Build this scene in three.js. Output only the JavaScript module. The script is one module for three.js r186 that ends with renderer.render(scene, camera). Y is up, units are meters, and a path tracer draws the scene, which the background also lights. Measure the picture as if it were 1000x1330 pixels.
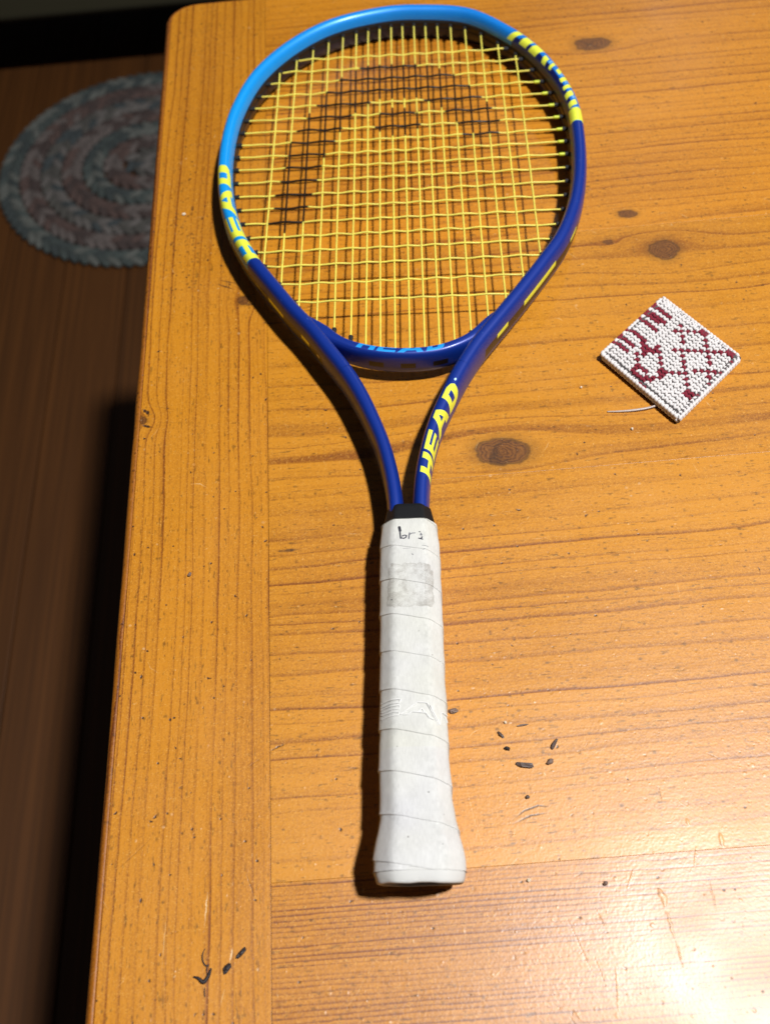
import * as THREE from 'three';
import { mergeGeometries } from 'three/addons/utils/BufferGeometryUtils.js';
import { RoundedBoxGeometry } from 'three/addons/geometries/RoundedBoxGeometry.js';

const scene = new THREE.Scene();
// ---------------------------------------------------------------- camera
const CAM = { f: 1115.786, pitch: 1.10986888, h: 0.41439, roll: -0.1138378, yaw: 0.0363032, cy: 820 };
const camera = new THREE.PerspectiveCamera(2 * Math.atan(665 / CAM.f) * 180 / Math.PI, 1000 / 1330, 0.02, 40);
{
  const ct = Math.cos(CAM.pitch), st = Math.sin(CAM.pitch), cr = Math.cos(CAM.roll), sr = Math.sin(CAM.roll), c = Math.cos(CAM.yaw), s = Math.sin(CAM.yaw);
  const m3 = (a, b, cc, d, e, f, g, h, i) => new THREE.Matrix4().set(a, b, cc, 0, d, e, f, 0, g, h, i, 0, 0, 0, 0, 1);
  const M = m3(c, 0, s, 0, 1, 0, -s, 0, c).multiply(m3(1, 0, 0, 0, ct, st, 0, -st, ct)).multiply(m3(cr, -sr, 0, sr, cr, 0, 0, 0, 1));
  camera.quaternion.setFromRotationMatrix(M);
  camera.position.set(0, CAM.h, 0);
  camera.setViewOffset(1000, 1330, 0, 665 - CAM.cy, 1000, 1330);
  camera.focus = 0.47;
  camera.userData.fStop = camera.getFocalLength() / 4.3;
  camera.updateMatrixWorld(true);
}
scene.add(camera);
// ---------------------------------------------------------------- light: dim room air and one globe lamp hanging up to the right
scene.background = new THREE.Color(0.026, 0.024, 0.023);
const LAMP_AT = [0.88, 2.2, -0.08], LAMP_I = 28.5, LAMP_R = 0.085;
const renderer = new THREE.WebGLRenderer({ antialias: true });
renderer.toneMapping = THREE.LinearToneMapping;
renderer.toneMappingExposure = 1.0;
renderer.shadowMap.enabled = true;

// ---------------------------------------------------------------- helpers
function rng(a) { return () => { a |= 0; a = a + 0x6D2B79F5 | 0; let t = Math.imul(a ^ a >>> 15, 1 | a); t = t + Math.imul(t ^ t >>> 7, 61 | t) ^ t; return ((t ^ t >>> 14) >>> 0) / 4294967296; }; }
const hash = (i, j) => { let h = Math.imul(i, 374761393) + Math.imul(j, 668265263) | 0; h = Math.imul(h ^ h >>> 13, 1274126177); return ((h ^ h >>> 16) >>> 0) / 4294967296; };
function noise(x, y) {                                     // value noise, -1..1
  const i = Math.floor(x), j = Math.floor(y), u = x - i, v = y - j, a = u * u * (3 - 2 * u), b = v * v * (3 - 2 * v);
  const p = hash(i, j), q = hash(i + 1, j), r = hash(i, j + 1), s = hash(i + 1, j + 1);
  return 2 * (p + (q - p) * a + (r - p) * b + (p - q - r + s) * a * b) - 1;
}
const fbm = (x, y, n = 3) => { let s = 0, a = 0.5; for (let k = 0; k < n; k++) { s += a * noise(x, y); x = x * 2.03 + 17.1; y = y * 2.03 + 5.7; a *= 0.5; } return s; };
const clamp = (x, a = 0, b = 1) => Math.min(b, Math.max(a, x));
const sstep = (a, b, x) => { const t = clamp((x - a) / (b - a)); return t * t * (3 - 2 * t); };
const toS = (v) => { v = clamp(v); return 255 * (v <= 0.0031308 ? 12.92 * v : 1.055 * Math.pow(v, 1 / 2.4) - 0.055); };
const lerpTable = (T, x) => { for (let i = 1; i < T.length; i++) if (x <= T[i][0] || i === T.length - 1) { const a = T[i - 1], b = T[i], f = clamp((x - a[0]) / (b[0] - a[0])); return a.slice(1).map((v, k) => v + (b[k + 1] - v) * f); } };
const used = {};
const numbered = (n) => { used[n] = (used[n] ?? -1) + 1; return used[n] ? `${n}_${String(used[n]).padStart(3, '0')}` : n; };
function part(name, geo, mat, parent) { const m = new THREE.Mesh(geo, mat); m.name = name; m.castShadow = m.receiveShadow = true; parent.add(m); return m; }
function thing(name, label, category, at = [0, 0, 0], turn = 0, group) {
  const g = new THREE.Group(); g.name = numbered(name); g.position.set(...at); g.rotation.y = turn; g.userData = { label, category }; if (group) g.userData.group = group; scene.add(g); return g;
}
function single(name, geo, mat, label, category, at = [0, 0, 0], turn = 0, group) {
  const m = part(numbered(name), geo, mat, scene); m.position.set(...at); m.rotation.y = turn; m.userData = { label, category }; if (group) m.userData.group = group; return m;
}
const std = (o) => new THREE.MeshStandardMaterial(o);
const phys = (o) => new THREE.MeshPhysicalMaterial(o);
const lin = (r, g, b) => new THREE.Color().setRGB(r, g, b);
function geoFrom(pos, idx, uv, nor, col) {
  const g = new THREE.BufferGeometry();
  g.setAttribute('position', new THREE.Float32BufferAttribute(pos, 3));
  if (uv) g.setAttribute('uv', new THREE.Float32BufferAttribute(uv, 2));
  if (col) g.setAttribute('color', new THREE.Float32BufferAttribute(col, 3));
  g.setIndex(idx);
  if (nor) g.setAttribute('normal', new THREE.Float32BufferAttribute(nor, 3)); else g.computeVertexNormals();
  return g;
}
function gridIndex(rows, cols, closed = false) {
  const idx = [];
  for (let i = 0; i < rows - 1; i++) for (let j = 0; j < cols - 1; j++) { const a = i * cols + j, b = a + 1, c = a + cols, d = c + 1; idx.push(a, c, b, b, c, d); }
  return idx;
}
function dataTex(w, h, rgba, srgb) {
  const t = new THREE.DataTexture(rgba, w, h, THREE.RGBAFormat); t.magFilter = THREE.LinearFilter; t.minFilter = THREE.LinearMipmapLinearFilter; t.generateMipmaps = true;
  t.wrapS = t.wrapT = THREE.MirroredRepeatWrapping; if (srgb) t.colorSpace = THREE.SRGBColorSpace; t.needsUpdate = true; return t;
}

// ---------------------------------------------------------------- pine table
const TABLE = { groove: -0.1502, seam: -0.0700, back: -0.8185, front: 0.62, right: 1.25, thick: 0.028 };
const JOINTS = [-0.8185, -0.692, -0.500, -0.3021, -0.0778, 0.147, 0.37, 0.62];
const PLANKS = [ // pitch of the rings, strength, tint, waviness
  { pitch: 0.0085, k: 0.6, tint: [1.0, 0.97, 0.9], wav: 1.2 }, { pitch: 0.008, k: 0.6, tint: [1.02, 1.0, 1], wav: 1 }, { pitch: 0.0125, k: 0.72, tint: [1, 1.02, 1.05], wav: 1.5 },
  { pitch: 0.0098, k: 0.62, tint: [1.03, 1.06, 1.1], wav: 1.3 }, { pitch: 0.0023, k: 0.8, tint: [1, 1, 1], wav: 0.55 }, { pitch: 0.0031, k: 0.24, tint: [1.08, 1.12, 1.3], wav: 0.7 }, { pitch: 0.006, k: 0.6, tint: [1, 1, 1], wav: 1 }];
const EARLY = [0.53, 0.208, 0.008], LATE = [0.20, 0.053, 0.0014];
// marks, in millimetres on the table: [width, light(+) or dark(-), depth, x, z, x, z, ...]
const STROKES = [
  [0.7, 0.8, 0.10, -100.3, -77, -100.6, -70, -101.3, -60], [0.5, 0.6, 0.06, -119.3, -68, -120, -55, -120.3, -43], [0.8, 0.9, 0.1, -88, -50.5, -89, -44], [0.5, 0.5, 0.06, -91, -34.3, -93.6, -25],
  [0.4, 0.4, 0.08, 27, -69.6, 40, -76, 54, -83.6], [0.4, 0.3, 0.08, 23.4, -142, 29, -100, 34.5, -72.5], [0.4, 0.35, 0.08, -21.7, -42.5, -31, -28, -40.4, -16.6],
  [0.5, -0.5, 0.1, -146.9, -88, -136, -97, -125.6, -106.7], [0.35, -0.4, 0.05, -147, -91, -130, -104], [0.5, -0.45, 0.1, -85, -133.5, -78, -138, -72, -142], [1.2, -0.6, 0.1, -71, -143, -66, -145.5, -62, -146.5],
  [0.6, -0.6, 0.1, -82.6, -85, -80, -78, -77, -69.6], [1.1, -0.9, 0.04, 47, -99, 53, -103, 60, -105, 66.4, -104.1], [1.1, -0.85, 0.04, 46.7, -97, 56, -100.5, 65, -101.2], [0.6, -0.7, 0.04, 58.6, -94.2, 65, -94.8],
  [0.4, -0.4, 0.08, -52.8, -63, -47, -55, -39, -50.4], [0.4, -0.35, 0.05, -69, -228, -72, -207], [0.4, -0.3, 0.05, -149, -414, -110, -372, -69, -343], [0.4, -0.3, 0.05, -88, -307, -74, -343],
  [2.4, -0.8, 0.2, -149, -375, -144, -370], [2.0, -0.8, 0.2, -149, -362, -143, -360], [0.5, -0.5, 0.1, -146, -378, -125, -371], [0.5, -0.4, 0.1, -145, -364, -112, -360],
  [0.5, -0.5, 0.1, 97, -357, 103, -346, 112, -340], [0.4, -0.3, 0.05, 88, -300, 95, -310], [2.5, -0.35, 0, -66, -262, -52, -262], [1.6, -0.4, 0.02, -105, -480, -92, -473], [1.2, -0.5, 0.03, -104, -484, -90, -478],
  [3.0, 0.12, -0.10, 110, -62, 111, -54], [1.5, 0.14, -0.12, 111, -52, 112.5, -40], [0.8, 0.2, -0.2, 112.5, -40, 113.5, -28], [0.9, -0.2, 0.12, 133, -66, 133.5, -50], [0.8, 0.3, -0.2, 84, -30, 82, -12], [0.5, -0.3, 0.2, 75, -36, 78, -22],
  [0.7, -0.25, 0.2, 79, -56, 82, -47], [0.7, 0.3, -0.2, 128, -70, 131, -80], [1.6, 0.12, -0.12, 129, -93, 130, -90], [2.2, 0.12, -0.12, 143, -85, 143.4, -79], [0.5, -0.3, 0.15, 66, -52, 70, -38, 74, -26], [0.6, 0.2, -0.25, 96, -64, 100, -72],
  [0.4, -0.4, 0.1, 100, -86, 112, -84], [0.5, 0.3, 0.1, 34, -88, 46, -84], [0.9, -0.45, 0.1, 119, -110, 119.5, -103], [0.7, -0.3, 0.15, 60, -12, 64, -4], [1.4, 0.14, -0.12, 63, -14, 65, -10], [1.8, 0.16, -0.12, 41, -6, 41.5, -1],
];
const DARKSPOTS = [[-124, -559, 1.2, 3], [158.7, -544.6, 2, 1.2], [166.8, -550.2, 1.6, 1], [-81.5, -458, 3.4, 1.6], [-72, -440, 1.2, 0.8], [72.7, -505.6, 2.6, 1.2], [-115, -128, 1.2, 0.9], [-113.5, -105, 0.8, 0.8], [88, -29, 0.8, 0.8], [-28, -131, 2.5, 0.7]];
const TOPKNOTS = [[68.9, -318.3, 15.5, 9.5], [181.6, -512.5, 6.5, 4], [198.5, -474.6, 10, 9], [-20, -760, 5, 4], [191, -712, 13, 8], [163, -487, 3, 2]];
const ENDKNOTS = [[-151, -366, 5, 3], [-86, -462, 4, 4]];

function woodSheet({ x0, z0, w, h, W, H, along, seed, knots, pick }) {
  const col = new Uint8Array(W * H * 4), bump = new Float32Array(W * H), px = w / W, pz = h / H;
  const C = new Float32Array(W * H * 3), R = new Float32Array(W * H);
  for (let j = 0; j < H; j++) for (let i = 0; i < W; i++) {
    const x = x0 + (i + 0.5) * px, z = z0 + (j + 0.5) * pz, P = pick(x, z);
    const a = along === 'x' ? x : z, b = along === 'x' ? z : x;     // a: along the grain, b: across it
    const sd = seed + P.seed;
    let f = b + P.wav * (0.0042 * noise(a * 4.1 + sd, b * 11 + sd) + 0.0011 * noise(a * 17 + sd, b * 60) + 0.0003 * noise(a * 70, b * 200 + sd));
    let inKnot = 0, kr = 9;
    for (const [kx, kz, rx, rz] of knots) {
      const dx = (x - kx / 1000) / (rx / 1000), dz = (z - kz / 1000) / (rz / 1000), ang = Math.atan2(dz, dx), wob = 1 + 0.16 * noise(Math.cos(ang) * 1.4 + kx, Math.sin(ang) * 1.4) + 0.07 * noise(Math.cos(ang) * 5 + kx, Math.sin(ang) * 5);
      const da = along === 'x' ? dx : dz, db = along === 'x' ? dz : dx, r = Math.hypot(dx, dz) / wob;
      const d2 = (da / 3.6) ** 2 + (db / 2.3) ** 2, kb = (along === 'x' ? kz : kx) / 1000;
      if (P.own(kx / 1000, kz / 1000)) { f += (kb - f) * Math.exp(-d2); if (r < kr) kr = r; }
    }
    const g = f / P.pitch + 0.5 * noise(f * 90 + sd, a * 1.2), id = Math.floor(g), fr = g - id;
    const g2 = g * 2.7 + 0.6 * noise(f * 300, a * 2 + sd), f2 = g2 - Math.floor(g2);
    const line = Math.min(0.5, 0.00045 / P.pitch), late = (0.30 * sstep(0.2, 0.85, fr) + 0.85 * sstep(0.93 - line - 0.16, 0.93 - line * 0.4, fr)) * (1 - sstep(0.93, 0.985, fr)) * (0.35 + 0.9 * hash(id, 7 + sd | 0)) * (0.78 + 0.5 * noise(a * 9 + id * 3.1, b * 30)) + 0.16 * sstep(0.6, 0.92, f2) * (1 - sstep(0.93, 1, f2)) * (0.3 + hash(Math.floor(g2), 3));
    const fibre = noise(a * 75 + sd, b * 1500) * 0.55 + noise(a * 240, b * 1100 + sd) * 0.45, patch = fbm(a * 5 + sd, b * 16 + 3, 3), grain = noise(x * 1900, z * 1900 + sd);
    const speck = noise(x * 2600, z * 2600 + 7); const streak = noise(a * 1.6 + sd, b * 150 + sd) * 0.6 + noise(a * 3.1, b * 420 + sd) * 0.4; let k = clamp(0.13 * streak + P.k * late + 0.12 * fibre + 0.30 * patch + 0.09 + 0.20 * grain + 0.20 * speck);
    let c = [0, 1, 2].map((q) => (EARLY[q] + (LATE[q] - EARLY[q]) * k) * P.tint[q]);
    const pore = noise(a * 330 + sd, b * 1300); if (pore > 0.6) c = c.map((v) => v * (1 - 0.6 * (pore - 0.6) / 0.4)); if (speck < -0.62) c = c.map((v, q) => v + ([0.66, 0.36, 0.09][q] - v) * 0.7 * (-0.62 - speck) / 0.38);
    if (kr < 1.9) {
      const ring = 0.5 + 0.5 * Math.sin(kr * 34 + 5 * noise(x * 230, z * 260)) + 0.5 * noise(x * 1500, z * 1500);
      const crack = Math.exp(-((Math.abs(noise(Math.round(x * 1e6) / 9e3, z * 90 + 3)) / 0.05) ** 2)) * 0.5; const body = 1 - sstep(0.86, 1.08, kr), halo = (1 - sstep(1.0, 1.8, kr)) * 0.5;
      const kc = [0.19 - 0.09 * ring, 0.068 - 0.036 * ring, 0.008 - 0.004 * ring], rim = Math.exp(-(((kr - 1) / 0.07) ** 2)) * 0.5;
      c = c.map((v, q) => (v * (1 - halo * 0.55) * (1 - body) + kc[q] * body * (1 - crack)) * (1 - rim));
    }
    const o = (j * W + i); C.set(c, o * 3);
    bump[o] = 0.5 + 0.010 * noise(x * 620, z * 620) + 0.016 * noise(x * 1250 + 9, z * 1250) + 0.014 * grain - 0.02 * late + 0.016 * fibre + 0.010 * noise(x * 150, z * 150);
    R[o] = 0.42 + 0.08 * fbm(x * 40, z * 40 + seed, 2);
  }
  const stamp = (x, z, r, amt, depth, rz = r) => {                      // a mark on the varnish: its colour and its relief
    const ci = (x - x0) / px, cj = (z - z0) / pz, ri = r / px + 1.2, rj = rz / pz + 1.2;
    for (let j = Math.max(0, cj - rj | 0); j <= Math.min(H - 1, cj + rj); j++) for (let i = Math.max(0, ci - ri | 0); i <= Math.min(W - 1, ci + ri); i++) {
      const d = Math.hypot((i - ci) * px / r, (j - cj) * pz / rz), m = 1 - sstep(0.55, 1.15, d); if (m <= 0) continue;
      const o = j * W + i, jit = 0.75 + 0.25 * noise(i * 0.9, j * 0.9);
      for (let q = 0; q < 3; q++) { const to = amt > 0 ? [0.80, 0.60, 0.36][q] : [0.035, 0.012, 0.005][q]; C[o * 3 + q] += (to - C[o * 3 + q]) * Math.abs(amt) * m * jit; }
      bump[o] -= depth * m * jit;
    }
  };
  const stroke = ([wd, amt, depth, ...p], scale = 0.001) => {
    for (let k = 0; k + 3 < p.length; k += 2) {
      const [ax, az, bx, bz] = p.slice(k, k + 4).map((v) => v * scale), n = Math.ceil(Math.hypot(bx - ax, bz - az) / (Math.min(px, pz) * 0.8)) + 1;
      for (let s = 0; s <= n; s++) { const u = s / n, tot = (k / 2 + u) / (p.length / 2 - 1), taper = 0.35 + 0.65 * Math.sin(Math.PI * clamp(tot, 0.04, 0.96)), wig = noise(u * 6 + ax * 900, bz * 500) * wd * 0.3 * scale; stamp(ax + (bx - ax) * u + wig, az + (bz - az) * u, wd * scale * 0.5 * taper, amt * taper * 0.8, depth * 0.5); }
    }
  };
  STROKES.forEach((s) => stroke(s));
  DARKSPOTS.forEach(([x, z, rx, rz]) => stamp(x / 1000, z / 1000, rx / 1000, -0.75, 0.12, rz / 1000));
  const r = rng(seed * 77 + 5), area = w * h;
  for (let k = 0; k < area * 4200; k++) {                               // fine scratches
    const x = x0 + r() * w, z = z0 + r() * h, a = r() * Math.PI, L = 0.0015 + 0.012 * r() ** 3, bend = (r() - 0.5) * 0.7;
    const light = r() < 0.5; stroke([0.22 + 0.4 * r() ** 2, (light ? 0.40 : -0.42) * (0.3 + r()), light ? -0.07 : 0.12, x, z, x + Math.cos(a) * L * 0.5, z + Math.sin(a) * L * 0.5, x + Math.cos(a + bend) * L, z + Math.sin(a + bend) * L].map((v, n) => n < 3 ? v : v * 1000));
  }
  for (let k = 0; k < area * (seed === 2 ? 2600 : 800); k++) {            // short dark nicks and curls
    const x = (x0 + r() * w) * 1000, z = (z0 + r() * h) * 1000, a = r() * 6.28, L = 0.6 + 2.6 * r() ** 2, q = (r() - 0.5) * 2.4; stroke([0.6 + 0.7 * r(), -0.7 - 0.5 * r(), 0.09, x, z, x + Math.cos(a) * L * 0.5, z + Math.sin(a) * L * 0.5, x + Math.cos(a) * L * 0.5 + Math.cos(a + q) * L * 0.5, z + Math.sin(a) * L * 0.5 + Math.sin(a + q) * L * 0.5]);
  }
  if (seed === 2) for (const [x, z, len] of [[-113, -190, 60], [-121, -45, 40], [-77, -40, 34], [-104, -300, 50]]) for (let k = 0; k < 60; k++) { const t = r(); stroke([0.5, -0.28 * r(), 0, x + 1.6 * (r() - 0.5) + 1.5 * Math.sin(t * 3), z - len * (t - 0.5), x + 1.6 * (r() - 0.5) + 1.5 * Math.sin(t * 3 + 0.3), z - len * (t - 0.5) - 5 * r()]); }   // dark streaks in the grain
  for (let k = 0; k < area * 10000; k++) { const x = x0 + r() * w, z = z0 + r() * h, s = 0.0002 + 0.0006 * r() ** 4; const t = r(); stamp(x, z, s * (0.7 + r()), t < 0.55 ? -0.5 * r() : 0.35 * r(), t < 0.55 ? 0.10 : -0.14, s * (0.7 + r())); }
  if (seed === 2) for (let k = 0; k < 60; k++) { const x = -0.1275 + 0.011 * (r() - 0.5) * 2, z = -0.555 + 0.085 * r(); stamp(x, z, 0.0006 + 0.0007 * r(), -0.45 - 0.3 * r(), 0.15); }
  if (seed === 2) for (let k = 0; k < 70; k++) { const x = -0.082 + 0.008 * (r() - 0.5) * 2, z = -0.13 + 0.06 * r(); stroke([0.35, -0.45, 0.1, x * 1000, z * 1000, x * 1000 + (r() - 0.5) * 1.5, z * 1000 + 2.2 * (r() - 0.3)]); }
  const bm = new Uint8Array(W * H * 4), rm = new Uint8Array(W * H * 4);
  for (let o = 0; o < W * H; o++) {
    for (let q = 0; q < 3; q++) { col[o * 4 + q] = toS(C[o * 3 + q]); bm[o * 4 + q] = 255 * clamp(bump[o]); rm[o * 4 + q] = 255 * clamp(R[o]); }
    col[o * 4 + 3] = bm[o * 4 + 3] = rm[o * 4 + 3] = 255;
  }
  return { map: dataTex(W, H, col, true), bumpMap: dataTex(W, H, bm), roughnessMap: dataTex(W, H, rm) };
}
const TOP = { x0: -0.07, z0: -0.8185, w: 0.43, h: 0.8385 }, END = { x0: -0.156, z0: -0.8185, w: 0.087, h: 0.8385 };
const topPick = (() => { const list = PLANKS.map((p, k) => ({ ...p, seed: k * 13, own: (x, z) => z > JOINTS[k] - 0.004 && z < JOINTS[k + 1] + 0.004 })); return (x, z) => { let k = 0; while (k < 6 && z > JOINTS[k + 1]) k++; return list[k]; }; })();
const topWood = woodSheet({ ...TOP, W: 1024, H: 2048, along: 'x', seed: 1, knots: TOPKNOTS, pick: topPick });
const endP = { pitch: 0.0062, k: 0.7, tint: [1, 1, 1], wav: 0.75, seed: 5, own: () => true };
const endWood = woodSheet({ ...END, W: 256, H: 2048, along: 'z', seed: 2, knots: ENDKNOTS, pick: () => endP });
const VARNISH = { roughness: 1, clearcoat: 0.42, clearcoatRoughness: 0.45,  bumpScale: 0.0011, metalness: 0, specularIntensity: 1, ior: 1.55 };
const topMat = phys({ ...topWood, ...VARNISH }), endMat = phys({ ...endWood, ...VARNISH });
const stripMat = phys({ map: endWood.map, bumpMap: endWood.bumpMap, bumpScale: 0.0015, roughness: 0.55, color: lin(0.62, 0.52, 0.5) });
const uvWorld = (g, S) => { const p = g.attributes.position, u = []; for (let i = 0; i < p.count; i++) u.push((p.getX(i) - S.x0 - p.getY(i) * 0.6) / S.w, (p.getZ(i) - S.z0 - p.getY(i) * 0.6) / S.h); g.setAttribute('uv', new THREE.Float32BufferAttribute(u, 2)); return g; };

const table = thing('pine_table', 'varnished orange pine table with a cross plank at its left end, under the racket', 'table');
function bevelPlank(x0, x1, z0, z1, t, bev = 0.0001) {          // top chamfered a little along its edges
  const s = new THREE.Shape(); s.moveTo(x0 + bev, -z0 - bev); s.lineTo(x1 - bev, -z0 - bev); s.lineTo(x1 - bev, -z1 + bev); s.lineTo(x0 + bev, -z1 + bev);
  const g = new THREE.ExtrudeGeometry(s, { depth: t - 2 * bev, bevelEnabled: true, bevelThickness: bev, bevelSize: bev, bevelSegments: 2 }); g.rotateX(-Math.PI / 2); g.translate(0, -t + bev, 0); return g;
}
for (let k = 0; k < JOINTS.length - 1; k++) part('plank', uvWorld(bevelPlank(TABLE.seam + 0.0001, TABLE.right, JOINTS[k] + 0.00004, JOINTS[k + 1] - 0.00004, TABLE.thick), TOP), topMat, table);
{
  const s = new THREE.Shape(), b = 0.0001, gx = TABLE.groove + 0.0003 + b, R = 0.022, bk = -TABLE.back - b;
  s.moveTo(TABLE.seam - b - 0.0001, -TABLE.front); s.lineTo(TABLE.seam - b - 0.0001, bk); s.lineTo(gx + R, bk); s.absarc(gx + R, bk - R, R, Math.PI / 2, Math.PI, false); s.lineTo(gx, -TABLE.front);
  const g = new THREE.ExtrudeGeometry(s, { depth: TABLE.thick - 2 * b, bevelEnabled: true, bevelThickness: b, bevelSize: b, bevelSegments: 2, curveSegments: 20 }); g.rotateX(-Math.PI / 2); g.translate(0, -TABLE.thick + b, 0);
  part('end_plank', uvWorld(g, END), endMat, table);
  // rounded edge strip that runs round the corner
  const path = [[TABLE.groove, TABLE.front]]; for (let z = 0.6; z > TABLE.back + R; z -= 0.02) path.push([TABLE.groove, z]);
  for (let k = 0; k <= 14; k++) { const a = Math.PI + k / 14 * Math.PI / 2; path.push([TABLE.groove + R + R * Math.cos(a), TABLE.back + R + R * Math.sin(a)]); }
  for (let x = TABLE.groove + R + 0.02; x < TABLE.right; x += 0.05) path.push([x, TABLE.back - 0.0003]);
  const prof = [[0, -0.027], [0, -0.0014], [0.0006, -0.0006], [0.0018, -0.0006], [0.0031, -0.0012], [0.0044, -0.0027], [0.0052, -0.0052], [0.0054, -0.009], [0.0054, -0.022], [0.0048, -0.027], [0, -0.027]];
  const pos = [], uv = []; path.forEach(([x, z], i) => { const a = path[Math.max(0, i - 1)], b2 = path[Math.min(path.length - 1, i + 1)]; let dx = b2[0] - a[0], dz = b2[1] - a[1]; const l = Math.hypot(dx, dz); dx /= l; dz /= l; prof.forEach(([o, y], q) => { const wob = 0.00025 * noise(i * 0.9, q); pos.push(x + dz * (o + wob * (o > 0.001)), y, z - dx * (o + wob * (o > 0.001))); uv.push((0.02 + q * 0.0011) / END.w, (z + x - END.z0) / END.h); }); });
  part('edge_strip', geoFrom(pos, gridIndex(path.length, prof.length), uv), stripMat, table);
  const under = std({ map: endWood.map, roughness: 0.6 });
  const apron = (w, d, x, z) => { const g2 = new RoundedBoxGeometry(w, 0.09, d, 2, 0.003); g2.translate(x, -0.0735, z); return g2; };
  part('apron', apron(0.02, 1.26, -0.085, -0.1), under, table); part('apron', apron(1.3, 0.02, 0.55, -0.75), under, table);
  for (const [x, z] of [[-0.085, -0.755], [-0.085, 0.555], [1.17, -0.755], [1.17, 0.555]]) { const l = new THREE.CylinderGeometry(0.032, 0.022, 0.69, 20); l.translate(x, -0.374, z); part('leg', l, under, table); }
}

// ---------------------------------------------------------------- racket
const AXIS = 0.06053379741;
const racket = thing('tennis_racket', 'blue tennis racket with yellow strings and white wrapped grip lying on the table', 'racket', [-0.000594, 0, -0.068712], -AXIS);
const axisY = (t) => (18.9 - 7.0 * t / 680) / 1000;            // t: millimetres from the butt
const P3 = (t, lat, y) => [lat / 1000, y, -t / 1000];
// centre line of the frame, [t, lat]
const LEFT = [[190, -7.6], [205.5, -8.2], [219, -9.7], [232, -11.9], [247, -15.4], [261, -20], [280, -27.2], [297, -35.2], [316.7, -46.9], [336, -58.9], [353.6, -71.4], [371.2, -82.6], [387.9, -93], [398.7, -99.4], [413, -106.4], [425.8, -112], [445.6, -118.2], [460.7, -121.6], [477.7, -124.2], [500.9, -125.9], [531.6, -125.4], [563.4, -121], [602.7, -108.3], [637.6, -84.4], [662.6, -54], [676, -12]];
const RIGHT = [[190, 5.8], [205.5, 6.2], [221, 7.4], [237, 10], [258, 15.5], [275.8, 22.4], [297.3, 31.8], [318.2, 43.2], [334.7, 54.4], [350.6, 65.4], [369.3, 78], [387.5, 89.7], [407.2, 101.6], [430.9, 111.2], [453.6, 117.3], [481.9, 121.6], [517, 123.8], [541.6, 123.4], [574, 117], [612, 102], [641, 82], [667.6, 53]];
const PATH = [...LEFT, [676.2, 14], ...RIGHT.slice().reverse()];
const curve = new THREE.CatmullRomCurve3(PATH.map(([t, l]) => new THREE.Vector3(l, t, 0)), false, 'centripetal');
const NS = 720, SP = curve.getSpacedPoints(NS), PATHLEN = curve.getLength();
const sAt = (t, side) => { let best = 0, bd = 1e9; SP.forEach((p, i) => { if (Math.sign(p.x || 1) !== side) return; const d = Math.abs(p.y - t); if (d < bd) { bd = d; best = i; } }); return best / NS; };
// a tube with a rounded-box section; q = 0 outward (left of the way), 90 top, 180 inward, 270 bottom
function sweep(pts, dims, u0, u1, nq = 40, n = 2.5) {
  const pos = [], nor = [], uv = [], rows = pts.length;
  pts.forEach((p, i) => {
    const a = pts[Math.max(0, i - 1)], b = pts[Math.min(rows - 1, i + 1)]; let tx = b.x - a.x, ty = b.y - a.y; const l = Math.hypot(tx, ty); tx /= l; ty /= l;
    const ox = -ty, oy = tx, [hw, hh, yc] = dims(p, i / (rows - 1));
    for (let q = 0; q <= nq; q++) {
      const ph = q / nq * 2 * Math.PI, c = Math.cos(ph), s = Math.sin(ph), sx = Math.sign(c) * Math.abs(c) ** (2 / n), sy = Math.sign(s) * Math.abs(s) ** (2 / n);
      pos.push(...P3(p.y + oy * sx * hw, p.x + ox * sx * hw, yc + sy * hh / 1000));
      let nx = Math.sign(c) * Math.abs(sx) ** (n - 1) / hw, ny = Math.sign(s) * Math.abs(sy) ** (n - 1) / hh; const m = Math.hypot(nx, ny); nx /= m; ny /= m;
      nor.push(ox * nx, ny, -oy * nx); uv.push(u0 + (u1 - u0) * i / (rows - 1), q / nq);
    }
  });
  return geoFrom(pos, gridIndex(rows, nq + 1).reverse(), uv, nor);
}
const canvas = (w, h) => { const c = document.createElement('canvas'); c.width = w; c.height = h; return [c, c.getContext('2d')]; };
const canTex = (c) => { const t = new THREE.CanvasTexture(c); t.colorSpace = THREE.SRGBColorSpace; return t; };
const NAVY = '#072d88', AZURE = '#0a9cf2', LIME = '#f0f84c';
// the four wide slanted letters of the maker's word, in a box of 1 x 1 (x along, y up)
const LETTERS = [
  { f: [[0, 0, 0.045, 1, 0.105, 1, 0.083, 0.6, 0.165, 0.6, 0.187, 1, 0.247, 1, 0.2, 0, 0.14, 0, 0.155, 0.36, 0.073, 0.36, 0.06, 0]] },
  { f: [[0.232, 0, 0.278, 1, 0.475, 1, 0.467, 0.78, 0.325, 0.78, 0.32, 0.62, 0.457, 0.62, 0.447, 0.4, 0.31, 0.4, 0.304, 0.22, 0.445, 0.22, 0.436, 0]] },
  { f: [[0.46, 0, 0.6, 1, 0.68, 1, 0.745, 0, 0.675, 0, 0.665, 0.2, 0.565, 0.2, 0.535, 0]], h: [[0.6, 0.42, 0.655, 0.42, 0.64, 0.78]] },
  { f: [[0.775, 0, 0.82, 1, 0.93, 1, 0.985, 0.88, 1, 0.7, 0.985, 0.3, 0.96, 0.1, 0.9, 0]], h: [[0.846, 0.26, 0.868, 0.74, 0.925, 0.74, 0.905, 0.26]] }];
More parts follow.
